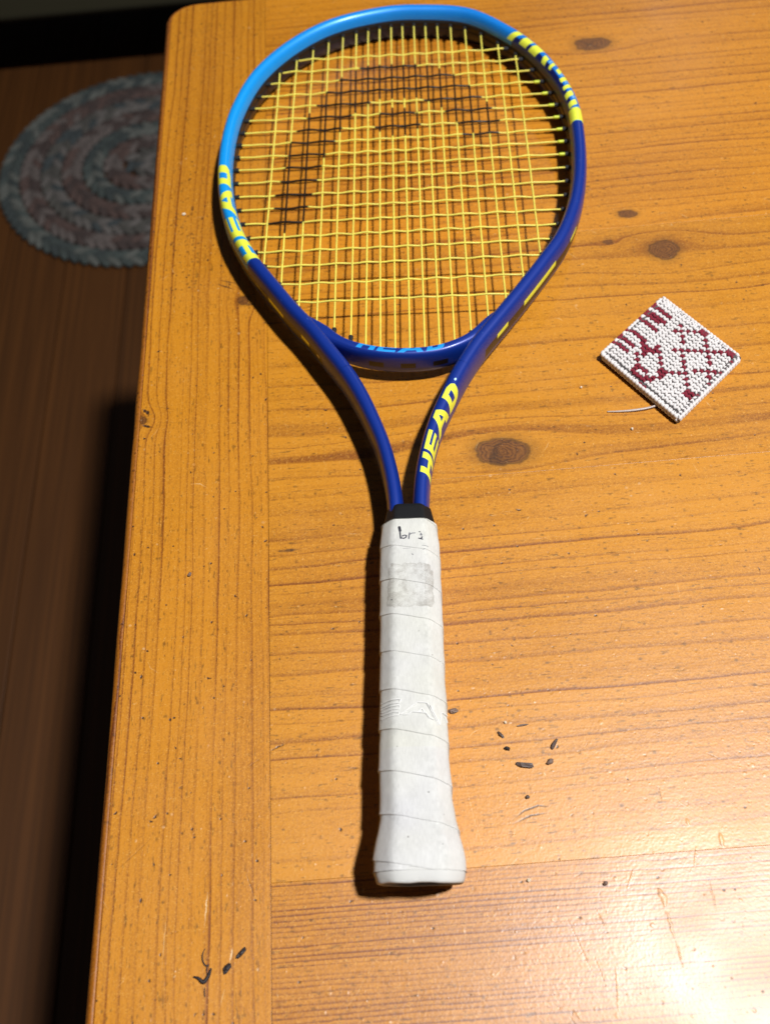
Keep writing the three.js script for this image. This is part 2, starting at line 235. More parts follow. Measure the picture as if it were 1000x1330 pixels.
function word(ctx, map, fill, hole) {
  const poly = (p) => { ctx.beginPath(); for (let i = 0; i < p.length; i += 2) ctx[i ? 'lineTo' : 'moveTo'](...map(p[i], p[i + 1])); ctx.closePath(); ctx.fill(); };
  for (const L of LETTERS) { ctx.fillStyle = fill; L.f.forEach(poly); ctx.fillStyle = hole; (L.h || []).forEach(poly); }
}
const metalGrain = (ctx, w, h, seed, k = 10) => { const im = ctx.getImageData(0, 0, w, h), r = rng(seed); for (let i = 0; i < im.data.length; i += 4) { const d = (r() - 0.5) * k; for (let q = 0; q < 3; q++) im.data[i + q] = clamp(im.data[i + q] + d * (0.4 + im.data[i + q] / 160), 0, 255); } ctx.putImageData(im, 0, 0); };
const S_SPLIT_L = sAt(300, -1), S_SPLIT_R = sAt(300, 1);
const paint = (map) => phys({ map, roughness: 0.46, clearcoat: 0.3, clearcoatRoughness: 0.2, metalness: 0.2 });
const hoopDims = (p) => [5.4, 11.4 - 0.2 * sstep(330, 250, p.y), axisY(p.y)];
// hoop paint
const HW = 2048, HH = 256, [hc, hx] = canvas(HW, HH);
const X = (s) => (s - S_SPLIT_L) / (S_SPLIT_R - S_SPLIT_L) * HW, Yq = (deg) => HH * (1 - deg / 360);
{
  hx.fillStyle = NAVY; hx.fillRect(0, 0, HW, HH);
  const l0 = X(sAt(397, -1)), l1 = X(sAt(494, -1)), r0 = X(sAt(632, 1)), r1 = X(sAt(521, 1));
  const gr = hx.createLinearGradient(l0, 0, r1, 0); gr.addColorStop(0, '#0c9af0'); gr.addColorStop(0.3, AZURE); gr.addColorStop(0.62, '#0f84e0'); gr.addColorStop(1, '#1173d2');
  hx.fillStyle = gr; hx.fillRect(l0, 0, r1 - l0, HH); hx.fillStyle = '#050c2c'; hx.fillRect(l0, Yq(340), r1 - l0, Yq(170) - Yq(340));
  hx.fillStyle = NAVY; hx.fillRect(X(sAt(404, -1)) - 4, 0, 20, 0);
  // left word, read upwards: letters stand with their feet on the inside
  const yT = Yq(34), yB = Yq(141);
  word(hx, (a, b) => [l0 - 6 + a * (l1 - l0 + 4), yB + (yT - yB) * b], LIME, '#1592ea');
  hx.fillStyle = LIME; hx.fillRect(l0 - 3, Yq(158), 10, 0);
  // right: slanted yellow marks on blue, ending in a block
  const L = r1 - r0; hx.fillStyle = '#0b1a63'; hx.fillRect(r0, Yq(360), L, Yq(118) - Yq(360)); hx.fillRect(r0 + L * 0.06, Yq(150), L * 0.8, Yq(104) - Yq(150));
  hx.fillStyle = LIME;
  const slant = (a, w, q0, q1, sl) => { hx.beginPath(); hx.moveTo(r0 + L * a, Yq(q0)); hx.lineTo(r0 + L * (a + w), Yq(q0)); hx.lineTo(r0 + L * (a + w + sl), Yq(q1)); hx.lineTo(r0 + L * (a + sl), Yq(q1)); hx.closePath(); hx.fill(); };
  slant(0.0, 0.05, 74, 150, -0.05); slant(0.085, 0.075, 76, 140, -0.02); slant(0.19, 0.085, 69, 140, -0.02); slant(0.31, 0.05, 84, 135, 0.02); slant(0.40, 0.03, 74, 125, 0.02); slant(0.46, 0.05, 64, 95, 0.02);
  slant(0.55, 0.04, 44, 110, 0.02); slant(0.63, 0.035, 44, 120, 0.02); slant(0.70, 0.05, 74, 130, 0.02); slant(0.79, 0.05, 74, 130, 0.02); slant(0.87, 0.125, 20, 145, 0.0);
  hx.fillStyle = 'rgba(190,225,250,0.55)'; slant(0.36, 0.02, 30, 100, 0.02); slant(0.51, 0.02, 30, 90, 0.02); slant(0.6, 0.015, 30, 90, 0.01); slant(0.75, 0.02, 30, 90, 0.01);
  // pale dashes and black slots on the outer walls of the lower hoop
  const dash = (side, a, b, q0, q1, c) => { const x0 = X(sAt(a, side)), x1 = X(sAt(b, side)); hx.fillStyle = c; for (const dq of [0, 360]) hx.fillRect(Math.min(x0, x1), Yq(q1 + dq), Math.abs(x1 - x0), Yq(q0) - Yq(q1)); };
  for (const sd of [-1, 1]) { dash(sd, 318, 428, -16, 12, '#07070a'); }
  dash(1, 412, 424, 2, 14, LIME); dash(1, 357, 393, 2, 18, LIME); dash(1, 331, 341, 2, 16, LIME);
  dash(-1, 357, 373, -3, 8, LIME); dash(-1, 376, 388, -2, 4, '#8f8f3a'); dash(-1, 331, 340, -3, 8, LIME); dash(-1, 320, 323, -2, 4, '#d8d8b0');
  // black grommet groove along the inside
  hx.fillStyle = '#08080a'; hx.fillRect(X(sAt(338, -1)), Yq(192), X(sAt(338, 1)) - X(sAt(338, -1)), Yq(166) - Yq(192));
  { const q = rng(44); for (let k = 0; k < 70; k++) { hx.fillStyle = `rgba(190,205,235,${0.25 + 0.5 * q()})`; hx.fillRect(q() * HW, Yq(40 + 110 * q()), 1 + 4 * q() ** 3, 1 + q()); } }   // nicks in the paint
  metalGrain(hx, HW, HH, 3, 9);
}
const iL = Math.round(S_SPLIT_L * NS), iR = Math.round(S_SPLIT_R * NS);
const hoopGeo = sweep(SP.slice(iL, iR + 1), hoopDims, 0, 1, 48);
part('hoop', hoopGeo, paint(canTex(hc)), racket);
// shafts
const shaftDims = (p) => [5.4 - 0.75 * sstep(300, 230, p.y), 11.2 - 0.4 * sstep(300, 220, p.y), axisY(p.y)];
{
  const [c0, x0] = canvas(512, 128); x0.fillStyle = NAVY; x0.fillRect(0, 0, 512, 128); metalGrain(x0, 512, 128, 8, 9);
  part('shaft', sweep(SP.slice(0, iL + 1), shaftDims, 0, 1, 48), paint(canTex(c0)), racket);
  const [c1, x1] = canvas(1024, 512); x1.fillStyle = NAVY; x1.fillRect(0, 0, 1024, 512);
  const R0 = iR / NS, u = (t) => 1024 * (sAt(t, 1) - R0) / (1 - R0), y = (deg) => 512 * (1 - deg / 360), a = u(217), b = u(284.5);
  word(x1, (p, q) => [a + (b - a) * p, y(6) + (y(102) - y(6)) * q], LIME, NAVY);
  x1.fillStyle = '#bfe6ff'; x1.beginPath(); x1.arc(u(287.6), y(80), 9, 0, 7); x1.fill();
  metalGrain(x1, 1024, 512, 9, 9);
  part('shaft', sweep(SP.slice(iR), shaftDims, 0, 1, 48), paint(canTex(c1)), racket);
}
// throat bridge
{
  const B = [[351, -68.6], [343, -61.6], [337, -55.7], [332.6, -50], [327.5, -43.5], [320.6, -31.5], [315.6, -15], [313.8, 4], [315.6, 20], [321, 33.5], [327, 42.5], [332, 48.6], [337, 54], [344, 60.2], [352, 65.2]];
  const cv = new THREE.CatmullRomCurve3(B.map(([t, l]) => new THREE.Vector3(l, t, 0))), pts = cv.getSpacedPoints(110);
  const [c, x] = canvas(1024, 256); x.fillStyle = NAVY; x.fillRect(0, 0, 1024, 256);
  const at = (lat) => { let b = 0, d = 1e9; pts.forEach((p, i) => { if (Math.abs(p.x - lat) < d) { d = Math.abs(p.x - lat); b = i; } }); return b / 110 * 1024; };
  const a = at(-30), b = at(23.5), yy = (deg) => 256 * (1 - deg / 360);
  for (const dq of [0, 360]) word(x, (p, q) => [a + (b - a) * p, yy(106 + dq) + (yy(40 + dq) - yy(106 + dq)) * q], '#1a9bea', NAVY);
  x.fillStyle = '#04050c'; for (const [p, q] of [[-22, -14], [-3, 5], [16, 24]]) x.fillRect(at(p), yy(192), at(q) - at(p), yy(176) - yy(192));
  metalGrain(x, 1024, 256, 12, 9);
  part('throat_bridge', sweep(pts, (p, s) => { const e = Math.abs(s - 0.5) * 2; return [4.0 + 1.6 * sstep(0.5, 0.72, e) - 3.2 * sstep(0.74, 0.95, e), 8.4 + 1.9 * sstep(0.5, 0.8, e), axisY(p.y) - 0.0004]; }, 0, 1, 48, 2.9), paint(canTex(c)), racket);
}
// strings
const LATC = -2.5, MAINS = [4.5, 13.7, 22.8, 32.2, 42.7, 54, 66, 78.4, 91].flatMap((d) => [LATC - d, LATC + d]).sort((a, b) => a - b);
const CROSS = [366.3, 383.3, 400.5, 415, 429, 443.4, 457.7, 472, 486.4, 501, 515, 529, 543, 557.5, 572, 586.5, 601.5, 616, 631];
const EMBLEM = [[433, -93], [443, -93], [456, -90], [478, -89], [505, -83], [526, -82], [549, -75], [565, -67], [585, -58], [604, -46], [616, -32], [619, -20], [615, 24], [599, 42], [584, 53], [562, 65], [543, 71], [527, 70], [529, 44], [546, 39], [560, 30], [574, 15], [575, -20], [559, -36], [546, -42], [532, -48], [512, -56], [488, -60], [462, -65], [444, -67], [431, -79]];
const inked = (t, l) => {
  if (((t - 547) / 17.5) ** 2 + ((l + 3.2) / 17) ** 2 < 1) return true;
  let inside = false; for (let i = 0, j = EMBLEM.length - 1; i < EMBLEM.length; j = i++) { const [ti, li] = EMBLEM[i], [tj, lj] = EMBLEM[j]; if ((li > l) !== (lj > l) && t < (tj - ti) * (l - li) / (lj - li) + ti) inside = !inside; } return inside;
};
// where a line of the bed meets the inner wall of the frame
const INNER = SP.map((p, i) => { const a = SP[Math.max(0, i - 1)], b = SP[Math.min(NS, i + 1)], l = Math.hypot(b.x - a.x, b.y - a.y); return { l: p.x + (b.y - a.y) / l * 4.9, t: p.y - (b.x - a.x) / l * 4.9, tx: (b.x - a.x) / l, ty: (b.y - a.y) / l }; });
const bridgeT = (lat) => 319.6 + 0.0078 * (lat - 3) ** 2 + 0.2;
function hits(fixed, isMain) {
  const out = []; for (let i = 1; i < INNER.length; i++) { const a = INNER[i - 1], b = INNER[i], p = isMain ? a.l - fixed : a.t - fixed, q = isMain ? b.l - fixed : b.t - fixed; if (p * q <= 0 && p !== q && a.t > 330) { const f = p / (p - q); out.push(isMain ? a.t + (b.t - a.t) * f : a.l + (b.l - a.l) * f); } } return out;
}
const stringMat = phys({ vertexColors: true, roughness: 0.4, specularIntensity: 0.7, clearcoat: 0.1, clearcoatRoughness: 0.2 });
const pegs = [];
const SY = (t) => axisY(t) + 0.0002;
function peg(t, l, dt, dl) {                                  // grommet barrel
  const g = new THREE.CylinderGeometry(0.0011, 0.0016, 0.0052, 10); g.rotateX(Math.PI / 2); g.applyMatrix4(new THREE.Matrix4().makeRotationY(Math.atan2(-dl, dt))); g.translate(...P3(t + dt * 1.2, l + dl * 1.2, SY(t))); pegs.push(g);
}
const weave = (mi, ci) => ((mi + ci) % 2 ? 1 : -1);
function stringGeo(isMain, k) {
  const fixed = isMain ? MAINS[k] : CROSS[k], h = hits(fixed, isMain), others = isMain ? CROSS : MAINS;
  let a = Math.min(...h), b = Math.max(...h);
  if (isMain && (h.length < 2 || a > 500)) a = bridgeT(fixed);
  if (isMain && fixed > -45 && fixed < 42) a = bridgeT(fixed);
  if (!(isMain && Math.abs(fixed + 2) < 32)) peg(...(isMain ? [a, fixed, 1, 0] : [fixed, a, 0, 1])); peg(...(isMain ? [b, fixed, -1, 0] : [fixed, b, 0, -1]));
  a -= 3; b += 3;
  const nn = Math.round((b - a) / 1.2), R0 = 0.60, pos = [], col = [], nq = 8, sway = rng(k * 7 + (isMain ? 1 : 2)), bow = (sway() - 0.5) * 0.9;
  const c = new THREE.Color(); const w = others.map((o, i) => [o, isMain ? weave(k, i) : -weave(i, k)]);
  for (let i = 0; i <= nn; i++) {
    const s = a + (b - a) * i / nn; let y = 0;
    for (let q = 0; q < w.length; q++) { const d = (s - w[q][0]) / (isMain ? 6.2 : 5.4); y += w[q][1] * Math.exp(-d * d); }
    const off = fixed + bow * Math.sin(Math.PI * i / nn) + (isMain ? 0 : 0.14 * Math.sin(s * 0.34 + k)), yy = SY(isMain ? s : fixed) + y * (isMain ? 0.00030 : 0.00044);
    const dark = isMain ? inked(s, fixed) : inked(fixed, s), shade = 0.95 + 0.08 * noise(s * 0.3, k + 40 * isMain);
    const R = dark ? 0.72 : R0; if (dark) c.setRGB(0.012, 0.006, 0.003); else c.setRGB(0.80 * shade, 0.71 * shade, 0.11);
    for (let q = 0; q <= nq; q++) { const ph = q / nq * 2 * Math.PI, o = R * Math.cos(ph), v = yy + R * Math.sin(ph) / 1000; pos.push(...(isMain ? P3(s, off - o, v) : P3(off + o, s, v))); col.push(c.r, c.g, c.b); }
  }
  const g = geoFrom(pos, gridIndex(nn + 1, nq + 1).reverse(), null, null, col); return g;
}
MAINS.forEach((_, k) => part('main_string', stringGeo(true, k), stringMat, racket));
CROSS.forEach((_, k) => part('cross_string', stringGeo(false, k), stringMat, racket));
const black = std({ color: lin(0.008, 0.008, 0.010), roughness: 0.8 });
{ const lime = std({ color: lin(0.55, 0.62, 0.03), roughness: 0.4 });   // thicker sleeves on the ends of some cross strings, right side
  for (const t of [501, 515, 529, 543, 557.5, 572, 586.5]) { const l = Math.max(...hits(t, false)), g = new THREE.CapsuleGeometry(0.00115, 0.0055, 4, 10); g.rotateZ(Math.PI / 2); g.translate(...P3(t, l - 4.6, SY(t))); part('string_sleeve', g, lime, racket); } }
part('grommets', mergeGeometries(pegs), black, racket).userData.kind = 'stuff';
{ // strip that holds the grommets, a little proud of the inner wall
  const pts = INNER.filter((p) => p.t > 345), pos = []; const prof = [[0.35, -3.4], [-0.15, -2.9], [-0.25, -1.4], [-0.05, -1.1], [-0.05, 1.1], [-0.25, 1.4], [-0.15, 2.9], [0.35, 3.4]];
  pts.forEach((p) => prof.forEach(([o, y]) => pos.push(...P3(p.t + o * p.tx * 1 - 0.35 * p.tx, p.l - o * p.ty + 0.35 * p.ty, axisY(p.t) + y / 1000))));
  part('grommet_strip', geoFrom(pos, gridIndex(pts.length, prof.length)), black, racket);
}
// handle
const HANDLE = [[-3, 17.2, 15.6], [0, 19.0, 17.2], [2, 19.9, 18.1], [6, 20.5, 18.6], [10.5, 20.4, 18.5], [14.5, 19.9, 17.9], [18, 19.2, 17.2], [23, 18, 16.2], [28, 17.1, 15.5], [36, 16.7, 15.1], [54, 16.5, 15], [93, 16.0, 14.7], [136, 15.9, 14.6], [166, 15.9, 14.5], [175, 15.8, 14.3], [181, 15.3, 13.8], [190, 14.3, 13]];
const HLAT = (t) => -0.6 + 1.6 * sstep(60, 5, t) - 0.1;
function octR(th, hw, hh, p = 26) { const d = (0.57 * hw + hh) / Math.SQRT2, D = [hw, d, hh, d, hw, d, hh, d]; let s = 0; for (let k = 0; k < 8; k++) { const c = Math.cos(th - k * Math.PI / 4); if (c > 0) s += (c / D[k]) ** p; } return s ** (-1 / p); }
function gripPoint(t, th, lift) {
  const [hw, hh] = lerpTable(HANDLE, t), r = octR(th, hw, hh) + lift, x = r * Math.cos(th), y = r * Math.sin(th), tilt = 0.13 * y * (1 - sstep(0, 14, t));
  return P3(t - tilt, HLAT(t) + x, axisY(t) + y / 1000);
}
const PITCH = 20.5, SEAM0 = 149;
const [gc, gx] = canvas(1024, 2048);
const GX = (th) => th / (2 * Math.PI) * 1024, GY = (t) => 2048 * (1 - (t + 5) / 195);
const topTh = (lat, hh = 14.6) => Math.atan2(hh, lat - HLAT(150));
{
  gx.fillStyle = '#c9c9c3'; gx.fillRect(0, 0, 1024, 2048);
  const r = rng(21), im = gx.getImageData(0, 0, 1024, 2048);
  for (let j = 0; j < 2048; j++) for (let i = 0; i < 1024; i++) {
    const t = (1 - j / 2048) * 195 - 5, lat = ((i / 1024) * 2 * Math.PI); const o = (j * 1024 + i) * 4;
    let d = (r() - 0.5) * 9 + 7 * fbm(i * 0.012, j * 0.012, 3) + 5 * noise(i * 0.25, j * 0.06), warm = 5 * fbm(i * 0.006 + 9, j * 0.006, 2) - (t < 60 ? 3 : 0);
    // grime rubbed into the tape: broken grey speckle along the edges of the facets
    const near = Math.min(...[0.31, 0.69].map((f) => Math.abs(i / 1024 - (f === 0.31 ? 0.168 : 0.335)))), gr = Math.exp(-((near / 0.022) ** 2)) * clamp(fbm(i * 0.05, j * 0.05, 3) * 1.6 + 0.25); d -= 13 * gr * (r() < 0.7 ? 1 : 0.2);
    for (let q = 0; q < 3; q++) im.data[o + q] = clamp(im.data[o + q] + d - (q === 2 ? warm : 0), 0, 255);
  }
  // rest of a torn-off label: grey speckle with a ragged outline
  for (let j = Math.round(GY(160)); j < GY(133); j++) for (let i = Math.round(GX(topTh(15.5))); i < GX(topTh(-16.5)); i++) {
    const t = (1 - j / 2048) * 195 - 5, th = i / 1024 * 2 * Math.PI, lat = (14.8 / Math.tan(th) - 0.7) * 0.86, e = Math.min(lat + 13 - (t > 150 ? 1.2 : 0), 12.2 - lat - (t > 156 ? 2 : 0), t - 134, 159.3 - t, 4.6 - Math.hypot(Math.max(0, Math.abs(lat + 0.4) - 8), Math.max(0, Math.abs(t - 146.6) - 8))) + 0.9 * noise(i * 0.06, j * 0.06); if (e < 0) continue;
    const o = (j * 1024 + i) * 4, edge = Math.exp(-e * 1.1), m = clamp(0.22 + 0.75 * fbm(i * 0.035, j * 0.035, 3) + (lat < -8 || lat > 6 ? 0.32 : 0)) + edge * 0.5, sp = r() < m * 0.8 ? 0.6 + 0.6 * r() : 0.15 * m;
    for (let q = 0; q < 3; q++) im.data[o + q] = im.data[o + q] * (1 - sp * 0.42) + [92, 84, 74][q] * sp * 0.42;
  }
  gx.putImageData(im, 0, 0);
  // pen writing and a few specks
  gx.lineCap = gx.lineJoin = 'round';
  const pen = (w, c, ...p) => { gx.strokeStyle = c; gx.lineWidth = w; gx.beginPath(); for (let k = 0; k < p.length; k += 2) gx[k ? 'lineTo' : 'moveTo'](GX(topTh(p[k + 1])), GY(p[k])); gx.stroke(); };
  pen(15, '#1a1a24', 182.2, -6.0, 179.8, -5.5); pen(8, '#33333c', 182, -6.0, 178, -5.5, 174.8, -5.1); pen(7, '#3c3c48', 175.2, -5, 174.6, -3.5, 175.2, -2.4, 176.4, -2, 176.8, -3, 176.2, -4.3);
  pen(6.5, '#4a4a56', 174.4, -0.9, 176.4, -0.7, 178.2, -0.4); pen(5, '#5a5a66', 177, -0.5, 178, 0.8, 178.1, 2.6); pen(6, '#3a3a46', 178.9, 4.9, 178.8, 5.2); pen(5, '#50505c', 177.9, 5.6, 176.6, 6.2, 176.8, 5.2); pen(7, '#30303c', 175.5, 6.2, 174.2, 5.6, 174.6, 4.4, 174.2, 5.6, 174, 6.3);
  pen(2, '#77777c', 170.2, -12.5, 170.6, -9); pen(2, '#88888c', 168.6, -4, 168.8, 0); pen(2.4, '#606066', 170, 6, 169.6, 9.6); pen(2.2, '#707076', 167.6, 6.4, 168, 7.4); pen(4, '#4c4c52', 165, 0.6, 164.6, 1.1); pen(5, '#34343a', 138.6, -10.6, 138.2, -10.3);
  for (const [t, l, s] of [[38, 4.8, 5], [17.4, -4.4, 5], [107, 10, 4], [28, 12, 3], [60, -8, 3], [120, 3, 3], [14, 8, 3]]) pen(s, '#55524c', t, l, t + 0.2, l + 0.1);
}
const gripTex = canTex(gc);
const [bc, bx] = canvas(512, 512);
{ const im = bx.createImageData(512, 512), r = rng(4); for (let j = 0; j < 512; j++) for (let i = 0; i < 512; i++) { const o = (j * 512 + i) * 4, v = 128 + 28 * noise(i * 0.5, j * 0.5) + 22 * (r() - 0.5) + 30 * fbm(i * 0.04, j * 0.02, 3); im.data[o] = im.data[o + 1] = im.data[o + 2] = v; im.data[o + 3] = 255; } bx.putImageData(im, 0, 0); }
const gripBump = new THREE.CanvasTexture(bc); gripBump.wrapS = gripBump.wrapT = THREE.RepeatWrapping; gripBump.repeat.set(3, 6);
const tapeMat = std({ map: gripTex, bumpMap: gripBump, bumpScale: 0.0005, roughness: 0.8 });
const liftNoise = (t, th) => 0.16 * noise(t * 0.16, Math.cos(th) * 2 + 3) + 0.08 * noise(t * 0.6, Math.cos(th) * 5);
{
  // one tape wound in overlapping turns from the butt up: the lower edge of each turn rides on the turn below
  const V = [-0.006, 0, 0.008, 0.03, 0.07, 0.14, 0.25, 0.38, 0.52, 0.66, 0.8, 0.92, 1.02], LIFT = [-0.12, 0.34, 0.46, 0.46, 0.42, 0.38, 0.33, 0.27, 0.2, 0.14, 0.08, 0.03, 0];
  const NQ = 72, th0 = -8 * NQ, th1 = 3 * NQ;
  for (let turn = -8; turn < 3; turn++) {
    const pos = [], uv = [];
    for (let q = 0; q <= NQ; q++) {
      const ang = q / NQ * 2 * Math.PI - Math.PI / 2, tseam = SEAM0 + PITCH * turn + PITCH * ang / (2 * Math.PI) - PITCH / 4;
      V.forEach((v, i) => { const t = clamp(tseam + v * PITCH + 0.3 * noise(turn * 5 + q * 0.12, 2.2) * (v < 0.2 ? 1 : 0), 4.8, 188), lf = 0.55 + 0.45 * hash(turn + 20, 3); pos.push(...gripPoint(t, ang, LIFT[i] * lf * 1.45 + liftNoise(t, ang))); uv.push(((ang + 2 * Math.PI) / (2 * Math.PI)) % 1.0000001, (t + 5) / 195); });
    }
    // keep u continuous over the seam under the handle
    for (let q = 0; q <= NQ; q++) for (let i = 0; i < V.length; i++) uv[(q * V.length + i) * 2] = q / NQ - 0.25;
    const g = geoFrom(pos, gridIndex(NQ + 1, V.length), uv);
    part('tape_turn', g, tapeMat, racket);
  }
  gripTex.wrapS = THREE.RepeatWrapping;
  // wrapped rim of the butt and the dark cap inside it
  const rows = [[5.5, 1, 0.1], [3.4, 1, 0.3], [1.6, 0.995, 0.2], [0.2, 0.985, 0], [-0.8, 0.97, 0], [-1.5, 0.945, 0], [-1.8, 0.91, 0], [-1.4, 0.875, 0], [0.5, 0.86, 0], [4, 0.85, 0]], pos = [], uv = [];
  rows.map(([t, k, l]) => [t + 1.8, k, l]).forEach(([t, k, l]) => { for (let q = 0; q <= 96; q++) { const th = q / 96 * 2 * Math.PI, [hw, hh] = lerpTable(HANDLE, 4), r = (octR(th, hw, hh, 14)) * k + l + 0.12 * noise(q * 0.3, t), x = r * Math.cos(th), y = r * Math.sin(th); pos.push(...P3(t - 0.13 * y + 0.25 * noise(q * 0.25, 7), HLAT(0) + x, axisY(0) + y / 1000)); uv.push(th / 2 / Math.PI, (t + 5) / 195); } });
  part('butt_rim', geoFrom(pos, gridIndex(rows.length, 97).reverse(), uv), std({ color: lin(0.55, 0.55, 0.53), bumpMap: gripBump, bumpScale: 0.0002, roughness: 0.8 }), racket);
  const cap = [], ci = []; cap.push(...P3(4, HLAT(0), axisY(0))); for (let q = 0; q <= 48; q++) { const th = q / 48 * 2 * Math.PI, r = octR(th, 20.4, 18.5, 14) * 0.87; cap.push(...P3(4.2 - 0.13 * r * Math.sin(th), HLAT(0) + r * Math.cos(th), axisY(0) + r * Math.sin(th) / 1000)); if (q) ci.push(0, q, q + 1); }
  part('butt_cap', geoFrom(cap, ci), black, racket);
  // rubber collar
  const cr = [[184, 13.8, 12.6], [187, 14.0, 12.8], [189.5, 13.9, 12.8], [196, 12.5, 12.2], [198.4, 12.0, 11.9], [199.2, 11.2, 11.2], [199.4, 9, 9], [199.4, 0.5, 0.5]], cp = [], cu = [];
  cr.forEach(([t, w, h]) => { for (let q = 0; q <= 96; q++) { const th = q / 96 * 2 * Math.PI, r = octR(th, w, h, 34); cp.push(...P3(t, HLAT(190) + 0.1 + r * Math.cos(th), axisY(t) + r * Math.sin(th) / 1000)); cu.push(q / 96, t / 40); } });
  part('collar', geoFrom(cp, gridIndex(cr.length, 97), cu), phys({ color: lin(0.006, 0.0065, 0.008), specularIntensity: 0.5, bumpMap: gripBump, bumpScale: 0.00035, roughness: 0.55 }), racket);
  // raised outline of the letters pressed into the tape
  const em = (pts) => { const v = []; for (let k = 0; k + 3 < pts.length; k += 2) for (let s = 0; s < 6; s++) { const px = pts[k] + (pts[k + 2] - pts[k]) * s / 6, py = pts[k + 1] + (pts[k + 3] - pts[k + 1]) * s / 6; v.push([px, py]); } v.push(pts.slice(-2)); const L = v.map(([px, py]) => { const lat = (px - 160) / 390 * 31 - 15.4, t = 83.7 - (py - 130) / 95 * 8.2, th = Math.atan2(14.7 + (Math.abs(lat) > 9 ? -(Math.abs(lat) - 9) : 0), lat + 0.7); return new THREE.Vector3(...gripPoint(t, th, 0.52 + liftNoise(t, th))); }); return new THREE.TubeGeometry(new THREE.CatmullRomCurve3(L, false, 'catmullrom', 0.02), L.length * 2, 0.00034, 6); };
  const letters = [[165, 132, 276, 130, 272, 152, 165, 154], [165, 168, 272, 166, 268, 186, 172, 188], [172, 204, 268, 206, 264, 226, 170, 226], [276, 222, 372, 150, 428, 156, 492, 276], [290, 222, 320, 222, 340, 206, 418, 214, 440, 244, 470, 252], [376, 208, 398, 188, 412, 212, 376, 208], [446, 166, 502, 276, 514, 196, 552, 204], [530, 214, 552, 244]];
  part('embossed_letters', mergeGeometries(letters.map(em)), std({ color: lin(0.70, 0.70, 0.68), roughness: 0.7 }), racket);
}

